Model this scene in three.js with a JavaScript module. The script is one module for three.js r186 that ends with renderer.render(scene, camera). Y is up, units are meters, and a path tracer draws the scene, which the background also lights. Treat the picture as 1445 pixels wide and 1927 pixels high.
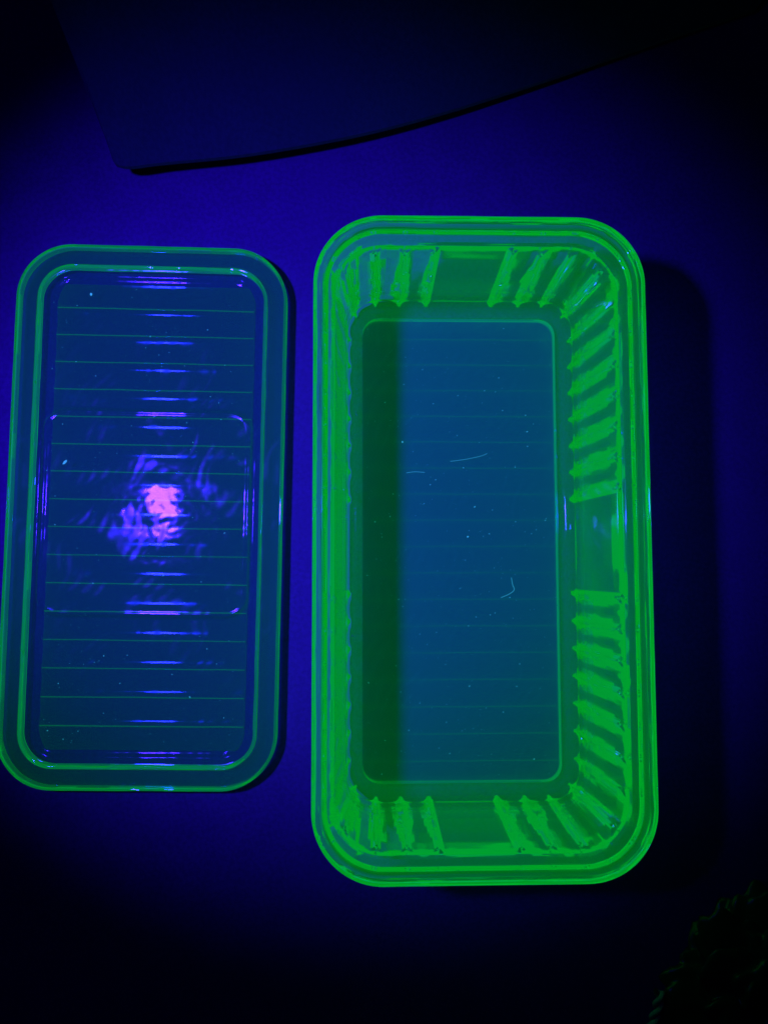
import * as THREE from 'three';
import { mergeGeometries, mergeVertices, toCreasedNormals } from 'three/addons/utils/BufferGeometryUtils.js';
import { createNoise2D, createNoise3D } from 'simplex-noise';

// ------------------------------------------------------------------ camera, light, exposure
const scene = new THREE.Scene();
scene.background = new THREE.Color(0, 0, 0);                       // a dark room: only the ultraviolet torch lights it

const camera = new THREE.PerspectiveCamera(65.0, 1445 / 1927, 0.01, 20);
{
  const pitch = 0.07088, roll = -0.02857;                          // hand-held phone, almost straight down
  const turn = (d) => {
    let [x, y, z] = d;
    [x, z] = [Math.cos(roll) * x + Math.sin(roll) * z, -Math.sin(roll) * x + Math.cos(roll) * z];
    [y, z] = [Math.cos(pitch) * y - Math.sin(pitch) * z, Math.sin(pitch) * y + Math.cos(pitch) * z];
    return new THREE.Vector3(x, z, -y);
  };
  camera.position.set(0, 0.31296, 0);
  const m = new THREE.Matrix4().makeBasis(turn([1, 0, 0]), turn([0, 1, 0]), turn([0, 0, 1]));
  camera.quaternion.setFromRotationMatrix(m);
}
scene.add(camera);

const renderer = new THREE.WebGLRenderer({ antialias: true });
renderer.toneMapping = THREE.LinearToneMapping;
renderer.toneMappingExposure = 1.0;
renderer.shadowMap.enabled = true;

const UV = new THREE.Color().setRGB(0.028, 0.006, 1.0);           // what a camera sees of a 395 nm lamp
const LAMP = new THREE.Vector3(-0.170, 0.385, -0.052), AIM = new THREE.Vector3(-0.028, 0, -0.046);
const lampLight = new THREE.SpotLight(UV, 0.54, 0, 0.45, 1.0, 2);
lampLight.name = 'torch_light';
lampLight.position.copy(LAMP);
lampLight.target.position.copy(AIM);
lampLight.shadow.radius = 0.8;                                     // a 33 mm lens
lampLight.castShadow = true;
lampLight.shadow.camera.near = 0.02; lampLight.shadow.camera.far = 2;
scene.add(lampLight, lampLight.target);

// ------------------------------------------------------------------ helpers
function rng(seed) { let a = seed >>> 0; return () => { a = (a + 0x6d2b79f5) >>> 0; let t = Math.imul(a ^ (a >>> 15), 1 | a); t = (t + Math.imul(t ^ (t >>> 7), 61 | t)) ^ t; return ((t ^ (t >>> 14)) >>> 0) / 4294967296; }; }
const R = rng(11), n2 = createNoise2D(rng(5)), n3 = createNoise3D(rng(7));
const mm = 0.001, lerp = (a, b, t) => a + (b - a) * t, clamp = (x, a, b) => Math.min(b, Math.max(a, x));
const smooth = (a, b, x) => { const t = clamp((x - a) / (b - a), 0, 1); return t * t * (3 - 2 * t); };
function tag(o, label, category, group, kind) {
  if (label) o.userData.label = label; if (category) o.userData.category = category;
  if (group) o.userData.group = group; if (kind) o.userData.kind = kind; return o;
}
function mesh(name, g, m, parent = scene) {
  const o = new THREE.Mesh(g, m); o.name = name; o.castShadow = o.receiveShadow = true; parent.add(o); return o;
}
function grid(rows, cols, at, closeRows = false, closeCols = false) {   // rows x cols points (mm) -> creaseless indexed sheet
  const p = new Float32Array(rows * cols * 3), idx = [];
  for (let i = 0; i < rows; i++) for (let j = 0; j < cols; j++) { const q = at(i, j); p.set([q[0] * mm, q[1] * mm, q[2] * mm], (i * cols + j) * 3); }
  for (let i = 0; i < rows - (closeRows ? 0 : 1); i++) for (let j = 0; j < cols - (closeCols ? 0 : 1); j++) {
    const a = i * cols + j, b = i * cols + (j + 1) % cols, c = ((i + 1) % rows) * cols + j, d = ((i + 1) % rows) * cols + (j + 1) % cols;
    idx.push(a, c, b, b, c, d);
  }
  const g = new THREE.BufferGeometry();
  g.setAttribute('position', new THREE.BufferAttribute(p, 3)); g.setIndex(idx);
  return g;
}
function planUV(g, k = 10) {                                        // uv from the plan view of the thing itself
  const p = g.attributes.position, uv = new Float32Array(p.count * 2);
  for (let i = 0; i < p.count; i++) { uv[2 * i] = p.getX(i) * k; uv[2 * i + 1] = p.getZ(i) * k; }
  g.setAttribute('uv', new THREE.BufferAttribute(uv, 2)); return g;
}
function outward(g) {                                               // closed shapes: turn the faces so that they look out
  const p = g.attributes.position, ix = g.index.array; let v = 0; const a = new THREE.Vector3(), b = a.clone(), c = a.clone();
  for (let i = 0; i < ix.length; i += 3) { a.fromBufferAttribute(p, ix[i]); b.fromBufferAttribute(p, ix[i + 1]); c.fromBufferAttribute(p, ix[i + 2]); v += a.dot(b.cross(c)); }
  if (v < 0) for (let i = 0; i < ix.length; i += 3) [ix[i + 1], ix[i + 2]] = [ix[i + 2], ix[i + 1]];
  return g;
}
const crease = (g, deg = 28) => toCreasedNormals(g, THREE.MathUtils.degToRad(deg));
// a rounded rectangle's outline: stations with point, outward normal and arc length; one quarter mirrored four times
function outline(A, B, r, stations) {                               // stations: arc positions s within a quarter, from (A, 0) to (0, B) in x-z
  const L = B - r, arc = r * Math.PI / 2;
  return stations.map((s) => {
    if (s <= L) return [A, s, 1, 0];
    if (s <= L + arc) { const t = (s - L) / r; return [A - r + r * Math.cos(t), L + r * Math.sin(t), Math.cos(t), Math.sin(t)]; }
    return [A - r - (s - L - arc), B, 0, 1];
  });
}
function around(A, B, r, stations) {                                // the four quarters as one closed loop, [x, z, nx, nz, station number in the quarter]
  const q = outline(A, B, r, stations), n = q.length, out = [];
  const put = (k, sx, sz) => out.push([q[k][0] * sx, q[k][1] * sz, q[k][2] * sx, q[k][3] * sz, k]);
  for (let k = 0; k < n - 1; k++) put(k, 1, 1);
  for (let k = n - 1; k > 0; k--) put(k, -1, 1);
  for (let k = 0; k < n - 1; k++) put(k, -1, -1);
  for (let k = n - 1; k > 0; k--) put(k, 1, -1);
  return out;
}
function evenStations(A, B, r, nL, nC, nS) {
  const L = B - r, arc = r * Math.PI / 2, S = A - r, s = [];
  for (let i = 0; i < nL; i++) s.push(L * i / nL);
  for (let i = 0; i < nC; i++) s.push(L + arc * i / nC);
  for (let i = 0; i <= nS; i++) s.push(L + arc + S * i / nS);
  return s;
}
function ring(A, B, r, profile, nL = 24, nC = 16, nS = 12, wob = 0) {     // profile: closed loop of [offset, height] swept round the rounded rectangle
  const loop = around(A, B, r, evenStations(A, B, r, nL, nC, nS));
  const g = grid(profile.length, loop.length, (i, j) => {
    const [x, z, nx, nz] = loop[j], [o, h] = profile[i], w = wob * n3(x * 0.05, z * 0.05, i * 0.13);
    return [x + nx * (o + w), h + wob * 0.5 * n3(x * 0.04 + 9, z * 0.04, i * 0.11), z + nz * (o + w)];
  }, true, true);
  return crease(outward(g), 40);
}
function roundLoop(pts, r, n = 4) {                                 // rounds the corners of a closed polygon of [offset, height]
  const out = [];
  pts.forEach((p, i) => {
    const a = pts[(i + pts.length - 1) % pts.length], b = pts[(i + 1) % pts.length];
    const rr = p[2] ?? r, la = Math.hypot(a[0] - p[0], a[1] - p[1]), lb = Math.hypot(b[0] - p[0], b[1] - p[1]), k = Math.min(rr, la * 0.45, lb * 0.45);
    const pa = [p[0] + (a[0] - p[0]) / la * k, p[1] + (a[1] - p[1]) / la * k], pb = [p[0] + (b[0] - p[0]) / lb * k, p[1] + (b[1] - p[1]) / lb * k];
    for (let t = 0; t <= n; t++) { const u = t / n, v = 1 - u; out.push([v * v * pa[0] + 2 * u * v * p[0] + u * u * pb[0], v * v * pa[1] + 2 * u * v * p[1] + u * u * pb[1]]); }
  });
  return out;
}
function noiseTexture(size, f) {
  const d = new Uint8Array(size * size * 4);
  for (let y = 0; y < size; y++) for (let x = 0; x < size; x++) { const v = clamp(f(x / size, y / size), 0, 1) * 255; const k = 4 * (y * size + x); d[k] = d[k + 1] = d[k + 2] = v; d[k + 3] = 255; }
  const t = new THREE.DataTexture(d, size, size); t.wrapS = t.wrapT = THREE.RepeatWrapping; t.magFilter = THREE.LinearFilter; t.minFilter = THREE.LinearMipmapLinearFilter; t.generateMipmaps = true; t.needsUpdate = true; return t;
}
const tile = (f, u, v, s) => {                                       // four-corner blend so that the noise repeats without a seam
  const a = smooth(0.8, 1, u), b = smooth(0.8, 1, v);
  return lerp(lerp(f(u * s, v * s), f((u - 1) * s, v * s), a), lerp(f(u * s, (v - 1) * s), f((u - 1) * s, (v - 1) * s), a), b);
};

// ------------------------------------------------------------------ materials
// The glass holds uranium: under the torch the glass itself gives off green light, evenly all through. Every time light
// meets a face of the solid pieces a little of it is added, so edges and ribs that trap light shine brightest.
const GLOW = new THREE.Color().setRGB(0.0, 0.054, 0.0034);
const wallGlass = new THREE.MeshPhysicalMaterial({
  name: 'uranium_glass_glow', color: new THREE.Color().setRGB(0.80, 1, 0.90), roughness: 0.02, transmission: 1, thickness: 0.004, ior: 1.52,
  attenuationColor: new THREE.Color().setRGB(0.7, 0.97, 0.8), attenuationDistance: 0.03, emissive: GLOW,
});
const wavy = noiseTexture(512, (u, v) => 0.5 + 0.28 * tile(n2, u, v, 4) + 0.14 * tile(n2, u, v, 13) + 0.05 * tile(n2, u, v, 40));
const smears = noiseTexture(512, (u, v) => {
  const w = tile(n2, u, v, 3), s = tile((a, b) => n2(a * 0.6 + 0.5 * w + 31, b + 0.7 * w), u, v, 5), f = tile((a, b) => Math.sin((a + 0.5 * b) * 22 + 6 * n2(a * 0.5, b * 0.5)), u, v, 6);
  return 0.13 + 0.22 * smooth(-0.1, 0.9, s) + 0.14 * f * smooth(-0.1, 0.6, s);
});
const pane = (name, col, through, rough, bump) => new THREE.MeshPhysicalMaterial({
  name, color: new THREE.Color().setRGB(...col), roughness: rough, roughnessMap: smears, transmission: through, thickness: 0, ior: 1.52,
  emissive: GLOW, bumpMap: wavy, bumpScale: bump,
});
const floorGlass = pane('uranium_glass_glow_floor', [0.22, 0.92, 0.60], 0.70, 0.40, 0.00003);
const lidGlass = pane('uranium_glass_glow_lid', [0.36, 0.92, 0.62], 0.84, 0.44, 0.000016);

const tableGrain = noiseTexture(512, (u, v) => 0.85 + 0.025 * tile(n2, u, v, 9) + 0.06 * tile(n2, u, v, 60) + 0.05 * tile(n2, u, v, 170));
tableGrain.colorSpace = THREE.SRGBColorSpace;
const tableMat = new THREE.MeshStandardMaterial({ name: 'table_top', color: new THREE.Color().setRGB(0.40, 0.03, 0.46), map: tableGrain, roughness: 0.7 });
const boardMat = new THREE.MeshStandardMaterial({ name: 'dark_board', color: new THREE.Color().setRGB(0.10, 0.06, 0.16), map: tableGrain, roughness: 0.75 });
const blackPlastic = new THREE.MeshStandardMaterial({ name: 'black_plastic', color: 0x101012, roughness: 0.3 });
const metal = new THREE.MeshStandardMaterial({ name: 'anodised', color: 0x18181a, roughness: 0.35, metalness: 0.8 });
const lensMat = new THREE.MeshStandardMaterial({ name: 'lamp_lens', color: 0x222233, emissive: UV, emissiveIntensity: 4 });
const lint = new THREE.MeshStandardMaterial({ name: 'lint_added_glow', color: new THREE.Color().setRGB(0.8, 0.9, 0.85), roughness: 0.9, emissive: new THREE.Color().setRGB(0.02, 0.32, 0.24) });  // constant emission put in for the green glow on lint, dust and fibres
const cordMat = new THREE.MeshStandardMaterial({ name: 'cord', color: new THREE.Color().setRGB(0.5, 0.42, 0.3), roughness: 0.7 });

// ------------------------------------------------------------------ table
{
  const g = new THREE.PlaneGeometry(1.6, 1.6); g.rotateX(-Math.PI / 2); planUV(g, 6);
  tag(mesh('table_top', g, tableMat), 'smooth plain table top lit deep blue', 'table', null, 'structure');
}

// ------------------------------------------------------------------ dish
{
  const dish = new THREE.Group(); dish.name = 'glass_dish'; dish.position.set(0.03827, 0, -0.00868); scene.add(dish);
  tag(dish, 'deep rectangular fluted glass dish glowing bright green, open at the top', 'dish');
  const A = 50.15, B = 101.7, r = 19, L = B - r, arc = r * Math.PI / 2;
  const total = L + arc + (A - r), pl = 18.3, ps = 13;
  // borders of the flutes along a quarter of the outline: plain panel, six flutes, two round the corner, two, plain panel
  const cuts = [pl]; for (let i = 0; i < 6; i++) cuts.push(cuts.at(-1) + 10.4);
  const end = total - ps; const rest = end - 2 * 10.4 - cuts.at(-1); cuts.push(cuts.at(-1) + rest / 2, end - 20.8, end - 10.4, end);
  const st = [], info = [];
  const add = (s, u, kind, id) => { st.push(s); info.push([u, kind, id]); };
  for (const k of [0, .2, .4, .6, .75, .87, .91, .94, .97]) add(pl * k, pl * (1 - k), 'panel', 0);
  for (let c = 0; c < cuts.length - 1; c++) { const n = 16; for (let i = 0; i < n; i++) { const u = -Math.cos(Math.PI * i / n) * 0.35 + (2 * i / n - 1) * 0.65; add(lerp(cuts[c], cuts[c + 1], (u + 1) / 2), u, 'flute', c + 1); } }
  for (const k of [0, .03, .06, .09, .14, .28, .5, .75, 1]) add(end + ps * k, ps * k, 'panel', 99);
  const loop = around(A, B, r, st);
  const bulge = (u) => (Math.sqrt(1 - (0.93 * u) ** 2) - 0.3676) / 0.6324;
  const quarterSeed = (x, z) => (x > 0 ? 1 : 0) + (z > 0 ? 2 : 0);
  const amp = (h, k, x, z) => {
    const [u, kind, id] = info[k], s = quarterSeed(x, z) * 17.3 + id * 3.1;
    const foot = smooth(0.9, 4.0, h);
    if (kind === 'panel') return lerp(2.8 * smooth(0, 1.9, u), 2.3, smooth(48.2, 49.4, h)) * foot;
    const top = 49.5 + 0.25 * Math.sin(s) - 4.6 * (1 - Math.sqrt(Math.max(0, 1 - u * u * 0.98)));
    return lerp((2.9 + 0.1 * Math.sin(s * 2.3)) * bulge(u), 2.3, smooth(top - 1.1, top + 0.3, h)) * foot;
  };
  // section: from the floor's edge up the smooth inside, over the ledge, down the fluted outside
  const sec = [];
  const P = (o, h, flute = false) => sec.push([o - 3, h, flute]);
  P(-9.5, 0.7); P(-9.5, 2.5); P(-9.5, 4.6); P(-9.3, 4.95); P(-8.6, 5.0); P(-7.4, 5.1); P(-6.2, 5.5); P(-5.3, 6.2); P(-4.6, 7.2); P(-4.1, 8.6); P(-3.8, 10.4);
  for (let h = 13; h < 52; h += 3) P(lerp(-3.7, -0.2, (h - 11) / 41.5), h);
  P(-0.2, 52.5); P(-0.05, 53.1); P(0.2, 53.8); P(0.6, 55.1); P(1.15, 56.9); P(1.6, 58.3); P(1.75, 58.6); P(2.0, 58.75); P(2.5, 58.78); P(2.9, 58.75); P(3.0, 58.6); P(3.03, 57.6); P(3.05, 56.6); P(3.1, 56.32); P(3.6, 56.3); P(4.2, 56.3); P(4.55, 56.2); P(4.6, 55.9); P(4.35, 55.3); P(3.75, 54); P(3.2, 52.9); P(2.85, 52.2); P(2.66, 51.6);
  for (const h of [51, 50.4, 49.9, 49.4, 49, 48.6, 48.2, 47.8, 47.4, 47, 46.6, 46.1, 45.6, 45.1, 44.6, 44.1, 43.5, 42, 40, 38, 35, 30, 25, 20, 15, 11, 8, 6, 4.5, 3.5, 2.8, 2.2]) P(lerp(-2.6, 0.3, (h - 3) / 48), h, true);
  P(-2.7, 1.5, true); P(-3.2, 1.0, true); P(-4.0, 0.72); P(-5, 0.7); P(-7.5, 0.7);
  const g = grid(sec.length, loop.length, (i, j) => {
    const [x, z, nx, nz, k] = loop[j], [o, h, fl] = sec[i];
    let d = o + (fl ? amp(h, k, x, z) : 0);
    const w = 0.10 * n3(x * 0.045, z * 0.045, h * 0.05 + (fl ? 40 : 0)) + 0.025 * n3(x * 0.22, z * 0.22, h * 0.12 + (fl ? 70 : 0)) + (fl ? 0.022 * n3(x * 0.8, z * 0.8, h * 0.07) : 0);
    d += w * smooth(3, 9, h) * (h > 52 ? 0.15 : 1);
    const hh = h + (h > 52 ? 0.10 * n3(x * 0.04, z * 0.04, 3) : 0);
    return [x + nx * d, hh, z + nz * d];
  }, true, true);
  mesh('wall', crease(outward(g), 32), wallGlass, dish);

  const rim = roundLoop([[3.11, 56.37, 0.1], [5.4, 56.37, 0.7], [6.2, 57.2, 0.7], [6.3, 62.28, 1.0], [3.6, 62.28, 0.8], [3.1, 58.8, 0.3]], 0.8, 5).reverse();
  mesh('rim', ring(A - 3, B - 3, r - 3, rim, 40, 20, 16, 0.04), wallGlass, dish);

  // floor: smooth above, rounded ribs across it below
  const fA = A - 3 - 9.58, fB = B - 3 - 9.58, fr = 6.4;
  const half = (z) => { const e = Math.abs(z) - (fB - fr); return e <= 0 ? fA : fA - fr + Math.sqrt(Math.max(0, fr * fr - e * e)); };
  const pitch = 10.2, zs = [];
  for (let i = 0; i <= 260; i++) zs.push(lerp(-fB, fB, i / 260));
  const ribH = (z) => { const t = ((z / pitch + 100.5) % 1) * 2 - 1; return 2.4 - 1.3 * Math.sqrt(Math.max(0, 1 - t * t * 0.96)); };
  const nx = 24;
  const topG = grid(zs.length, nx + 1, (i, j) => [half(zs[i]) * (2 * j / nx - 1), 4.9 + 0.04 * n3(j * 0.2, zs[i] * 0.04, 5), zs[i]]);
  const botG = grid(zs.length, nx + 1, (i, j) => [half(zs[i]) * (1 - 2 * j / nx), ribH(zs[i]), zs[i]]);
  for (let c = -9, k = 0; c < 9; c++) {
    const z = c * pitch + pitch / 2 + pitch / 2; if (Math.abs(z) > fB - 2) continue;
    const pts = []; for (let i = 0; i <= 8; i++) pts.push(new THREE.Vector3(lerp(-half(z) + 0.5, half(z) - 0.5, i / 8) * mm, 2.15 * mm, (z + 0.12 * n2(i * 0.4, c)) * mm));
    mesh(k++ ? `ridge_${String(k - 1).padStart(3, '0')}` : 'ridge', new THREE.TubeGeometry(new THREE.CatmullRomCurve3(pts), 24, 0.09 * mm, 6), wallGlass, dish);
  }
  mesh('floor', planUV(crease(mergeGeometries([topG, botG]), 40)), floorGlass, dish);
}

// ------------------------------------------------------------------ lid
{
  const lid = new THREE.Group(); lid.name = 'ribbed_glass_cover'; lid.position.set(-0.08145, 0, -0.02158); lid.rotation.y = -0.0166; scene.add(lid);
  tag(lid, 'flat rectangular ribbed glass lid with purple glints, lying on the table beside the deep dish', 'lid');
  const A = 51.6, B = 103.0, r = 21;
  mesh('edge', ring(A, B, r, roundLoop([[-1.1, 4.3, 0.3], [0, 4.2, 0.5], [-0.05, 8.5, 0.5], [-1.05, 8.4, 0.4]], 0.5, 4).reverse(), 40, 22, 14, 0.06), wallGlass, lid);
  // flange: two faces of a thin sheet
  const flange = ring(A, B, r, [[-7.6, 4.6], [-4.5, 4.4], [-1.15, 4.4], ...[0, 1, 2, 3, 4, 5, 6, 7, 8].map((i) => [-1.15 - 6.45 * i / 8, 8.2 - 0.5 * ((i - 4) / 4) ** 2])], 40, 22, 14, 0.03);
  mesh('flange', planUV(flange), lidGlass, lid);
  mesh('step', ring(A, B, r, roundLoop([[-8.9, 4.0, 0.4], [-7.7, 4.0, 0.5], [-7.66, 8.0, 0.6], [-8.9, 7.7, 0.4]], 0.5, 4).reverse(), 40, 22, 14, 0.10), wallGlass, lid);
  const pA = A - 9, pB = B - 9, pr = r - 9;
  const half = (z) => { const e = Math.abs(z) - (pB - pr); return e <= 0 ? pA : pA - pr + Math.sqrt(Math.max(0, pr * pr - e * e)); };
  const zs = []; const N = 380; for (let i = 0; i <= N; i++) zs.push(lerp(-pB, pB, i / N));
  const box = (x, z, a, b, c) => { const qx = Math.abs(x) - a + c, qz = Math.abs(z) - b + c; return Math.hypot(Math.max(qx, 0), Math.max(qz, 0)) + Math.min(Math.max(qx, qz), 0) - c; };
  const topH = (x, z) => {                                           // a low square plateau with rounded corners in the middle, a shallow groove round the panel
    const d = box(x, z, 40.0, 39.5, 9), e = box(x, z, pA, pB, pr);
    const wob = 0.05 * n2(x * 0.05, z * 0.05) + 0.012 * n2(x * 0.25 + 5, z * 0.25);
    return 6.2 + 1.0 * (1 - smooth(-1.2, 0.6, d)) + 0.25 * Math.exp(-((d + 1.1) ** 2) / 0.5) + 0.35 * Math.exp(-((e + 4.0) ** 2) / 0.25) + 1.3 * smooth(-3.4, -0.1, e) + 0.022 * Math.cos((z - 0.3) / 10.72 * 2 * Math.PI) + wob;
  };
  const nx = 110, pitch = 10.72, z0 = 0.3;
  const cols = []; for (let j = 0; j <= nx; j++) cols.push(2 * j / nx - 1);
  const topG = grid(zs.length, nx + 1, (i, j) => { const x = half(zs[i]) * cols[j]; return [x, topH(x, zs[i]), zs[i]]; });
  topG.computeVertexNormals();
  mesh('panel', planUV(topG), lidGlass, lid);
  // ribs below the panel, each one a shallow rounded bar, and the sharp ridges between them
  let k = 0;
  for (let c = -9; c <= 9; c++) {
    const a = Math.max(-pB + 4.2, (c - 0.5) * pitch + z0), b = Math.min(pB - 4.2, (c + 0.5) * pitch + z0);
    if (b - a < 2) continue;
    const m = 14;
    const g = grid(m + 1, 25, (i, j) => { const z = lerp(a, b, i / m), t = (z - c * pitch - z0) / (pitch / 2); return [(half(z) - 4.0) * (1 - j / 12), 1.9 - 1.5 * Math.sqrt(Math.max(0, 1 - 0.9 * t * t)) + 0.05 * n2(j * 0.2, c), z]; });
    g.computeVertexNormals();
    mesh(k++ ? `rib_${String(k - 1).padStart(3, '0')}` : 'rib', planUV(g), lidGlass, lid);
  }
  k = 0;
  for (let c = -9; c < 9; c++) {
    const z = (c + 0.5) * pitch + z0, w = half(z) - 4.4;
    if (Math.abs(z) > pB - 5) continue;
    const pts = []; for (let i = 0; i <= 10; i++) pts.push(new THREE.Vector3((-w + 2 * w * i / 10) * mm, (1.75 + 0.05 * n2(i * 0.5, c)) * mm, (z + 0.10 * n2(i * 0.3, c + 20)) * mm));
    const g = new THREE.TubeGeometry(new THREE.CatmullRomCurve3(pts), 30, 0.17 * mm, 6);
    mesh(k++ ? `ridge_${String(k - 1).padStart(3, '0')}` : 'ridge', g, wallGlass, lid);
  }
}

// ------------------------------------------------------------------ dark sheet behind the glass
{
  // front edge at the table, bowed; the sheet leans up and back
  const F = [[-97, -157.6], [-91.8, -156.4], [-78.5, -158.5], [-47.6, -162.6], [-16.5, -168.8], [8.5, -175.2], [35.9, -183.9], [59.3, -192.4], [80.7, -200.5], [102.2, -209.0], [132.7, -220.8], [164.6, -232.6]];
  const front = new THREE.CatmullRomCurve3(F.map(([x, z]) => new THREE.Vector3(x * 0.982, 14, z * 0.982)));
  const N = 60, M = 12, th = 2.2;
  const at = (u, v, low) => {
    const f = front.getPoint(u), lift = 1 - u * 0.7;
    const bx = lerp(-112, 190, u), bz = lerp(-215, -275, u), bow = 1 - Math.pow(1 - u, 18) * 0 ;
    const corner = u < 0.03 ? (0.03 - u) / 0.03 : 0, vv = v * 1;
    return [lerp(f.x, bx, vv) , lerp(15 * lift - 0.5, 66 * lift + 4, vv) - (low ? th : 0), lerp(f.z, bz, vv) - corner * corner * 4.5 * (1 - v) * bow];
  };
  const top = grid(M + 1, N + 1, (i, j) => at(j / N, i / M, false)), low = grid(M + 1, N + 1, (i, j) => at(1 - j / N, i / M, true));
  const ring_ = [];
  for (let j = 0; j <= N; j++) ring_.push([j / N, 0]); for (let i = 1; i <= M; i++) ring_.push([1, i / M]); for (let j = N - 1; j >= 0; j--) ring_.push([j / N, 1]); for (let i = M - 1; i >= 1; i--) ring_.push([0, i / M]);
  const side = grid(2, ring_.length, (i, j) => at(ring_[j][0], ring_[j][1], i === 1), false, true);
  const g = crease(mergeVertices(mergeGeometries([top, low, side]), 1e-6), 40);
  tag(mesh('dark_sheet', planUV(g, 6), boardMat), 'large dark sheet with a bowed front edge, leaning up behind the glass', 'sheet');
}

// ------------------------------------------------------------------ crumpled dark bundle and twisted cord at the table's corner
{
  let g = mergeVertices(new THREE.IcosahedronGeometry(1, 24).deleteAttribute('normal').deleteAttribute('uv'), 1e-5);
  const p = g.attributes.position, v = new THREE.Vector3();
  for (let i = 0; i < p.count; i++) {
    v.fromBufferAttribute(p, i);
    const fold = Math.abs(n3(v.x * 1.1, v.y * 1.1, v.z * 1.1)) * 0.4 + Math.abs(n3(v.x * 2.6 + 4, v.y * 2.6, v.z * 2.6)) * 0.16 + Math.abs(n3(v.x * 7, v.y * 7 + 2, v.z * 7)) * 0.03;
    const k = 0.72 + fold; v.multiplyScalar(k);
    p.setXYZ(i, 0.150 + v.x * 0.034, Math.max(0.0005, 0.010 + v.y * 0.014), 0.160 + v.z * 0.036);
  }
  g.computeVertexNormals();
  const c = new THREE.Vector3(0.150, 0, 0.160); g.translate(-c.x, 0, -c.z);
  const o = mesh('crumpled_bag', g, new THREE.MeshStandardMaterial({ name: 'dark_film', color: new THREE.Color().setRGB(0.02, 0.05, 0.03), roughness: 0.22 }));
  o.position.copy(c);
  tag(o, 'dark crumpled glossy bag beside the twisted tan cord', 'bag');

  const cord = new THREE.Group(); cord.name = 'twisted_cord'; cord.position.set(0.1085, 0, 0.1535); scene.add(cord);
  tag(cord, 'short tan cord of two twisted strands beside the dark crumpled bag', 'cord');
  for (const ph of [0, Math.PI]) {
    const pts = [];
    for (let i = 0; i <= 60; i++) { const t = i / 60, a = t * 17 + ph, x = -0.0055 * t + 0.0012 * Math.sin(t * 5), z = 0.026 * t; pts.push(new THREE.Vector3(x + 0.0011 * Math.cos(a), 0.0115 + 0.0011 * Math.sin(a) - 0.006 * t, z)); }
    mesh('strand', new THREE.TubeGeometry(new THREE.CatmullRomCurve3(pts), 120, 0.0010, 8), cordMat, cord);
  }
}

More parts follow.
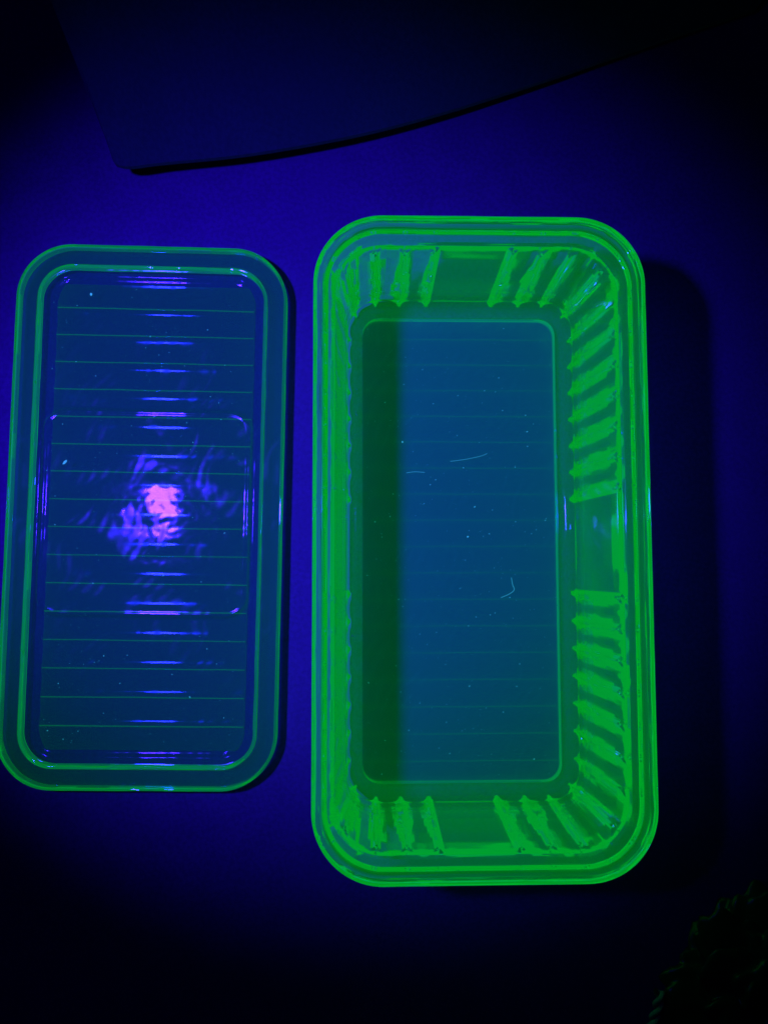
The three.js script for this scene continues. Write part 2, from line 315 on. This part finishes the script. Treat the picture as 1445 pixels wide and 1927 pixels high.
// ------------------------------------------------------------------ lint and dust on the glass
{
  const speck = new THREE.IcosahedronGeometry(1, 1), sp = speck.attributes.position, q = new THREE.Vector3();
  for (let i = 0; i < sp.count; i++) { q.fromBufferAttribute(sp, i); q.multiplyScalar(0.8 + 0.35 * n3(q.x * 1.3, q.y * 1.3, q.z * 1.3)); sp.setXYZ(i, q.x, q.y, q.z); }
  speck.computeVertexNormals();
  const dust = (name, label, n, place) => {
    const o = new THREE.InstancedMesh(speck, lint, n), m = new THREE.Matrix4(), e = new THREE.Euler(), qt = new THREE.Quaternion();
    for (let i = 0; i < n; i++) {
      const [x, y, z] = place(), r = (0.05 + 0.13 * Math.pow(R(), 5)) * mm, len = R() < 0.08 ? 3 : 1 + R();
      m.compose(new THREE.Vector3(x, y + r * 0.3, z), qt.setFromEuler(e.set(0, R() * 7, 0)), new THREE.Vector3(r * len, r * 0.6, r)); o.setMatrixAt(i, m);
    }
    o.name = name; o.castShadow = o.receiveShadow = true; scene.add(o); tag(o, label, 'dust', null, 'stuff');
  };
  dust('dish_dust', 'fine pale dust scattered over the floor inside the deep dish', 420, () => [0.03827 + (R() * 2 - 1) * 0.0365, 0.00495, -0.00868 + (R() * 2 - 1) * 0.087]);
  dust('lid_dust', 'fine pale dust scattered over the ribbed lid', 260, () => { const x = (R() * 2 - 1) * 0.038, z = (R() * 2 - 1) * 0.088; return [-0.08145 + x, (Math.abs(x) < 0.039 && Math.abs(z) < 0.0385 ? 0.00722 : 0.0063), -0.02158 + z]; });
  const flake = (x, y, z, a, b, turn, label) => {
    const g = speck.clone().scale(a * mm, 0.12 * mm, b * mm).rotateY(turn), o = mesh('lint_flake', g, lint);
    o.name = flake.n++ ? `lint_flake_${String(flake.n - 1).padStart(3, '0')}` : 'lint_flake'; o.position.set(x * mm, y * mm, z * mm); tag(o, label, 'lint');
  };
  flake.n = 0;
  flake(-112.0, 7.35, -40.6, 0.55, 1.25, -0.7, 'pale oval lint flake on the raised middle of the lid');
  flake(-104.0, 6.4, -106.0, 0.55, 0.65, 0.3, 'small round pale lint speck near the end of the lid');
  flake(41.0, 5.05, -12.3, 0.42, 0.32, 0.4, 'pale lint speck on the middle of the dish floor');
  flake(16.0, 5.05, -49.0, 0.32, 0.45, 0.2, 'pale lint speck at the shadow line on the dish floor');
  const fibre = (pts, r, label) => {
    const o = mesh('fibre', new THREE.TubeGeometry(new THREE.CatmullRomCurve3(pts.map(([x, y, z]) => new THREE.Vector3(x * mm, y * mm, z * mm))), 24, r * mm, 5), lint);
    o.name = fibre.n++ ? `fibre_${String(fibre.n - 1).padStart(3, '0')}` : 'fibre'; tag(o, label, 'fibre');
  };
  fibre.n = 0;
  fibre([[57.6, 5.05, 3.4], [58.0, 5.1, 6.0], [58.6, 5.1, 8.0], [56.8, 5.05, 9.6], [53.5, 5.05, 11.0]], 0.07, 'hooked hair-thin fibre lying on the dish floor');
  fibre([[17.5, 5.05, -37.0], [20.5, 5.1, -37.4], [24.6, 5.05, -37.2]], 0.055, 'short straight fibre by the shadow line on the dish floor');
  fibre([[34.5, 5.05, -41.5], [41, 5.1, -42.4], [47.0, 5.1, -43.8], [48.8, 5.05, -44.6]], 0.05, 'long fine curved fibre on the dish floor');
}

// ------------------------------------------------------------------ the ultraviolet torch, held above and outside the picture
{
  const torch = new THREE.Group(); torch.name = 'ultraviolet_torch'; scene.add(torch);
  tag(torch, 'black ultraviolet torch held above the lid, shining violet light down', 'torch');
  torch.position.copy(LAMP); torch.lookAt(AIM);                       // +z points along the beam
  const lathe = (pts) => new THREE.LatheGeometry(pts.map(([r, z]) => new THREE.Vector2(r * mm, z * mm)), 48).rotateX(Math.PI / 2);
  mesh('head', lathe([[0, -46], [13, -46], [14, -44], [14, -36], [19, -22], [19.5, -8], [19.5, -2.2], [18.8, -1.6], [17, -1.6], [17, -4], [0, -4]]), metal, torch);
  mesh('body', lathe([[0, -130], [12, -130], [13.2, -128.5], [13.2, -47], [12, -46.2], [0, -46.2]]), blackPlastic, torch);
  mesh('lamp_lens', lathe([[0, -3.9], [16.8, -3.9], [16.8, -2.8], [14, -2.2], [0, -1.6]]), lensMat, torch);
}

renderer.render(scene, camera);
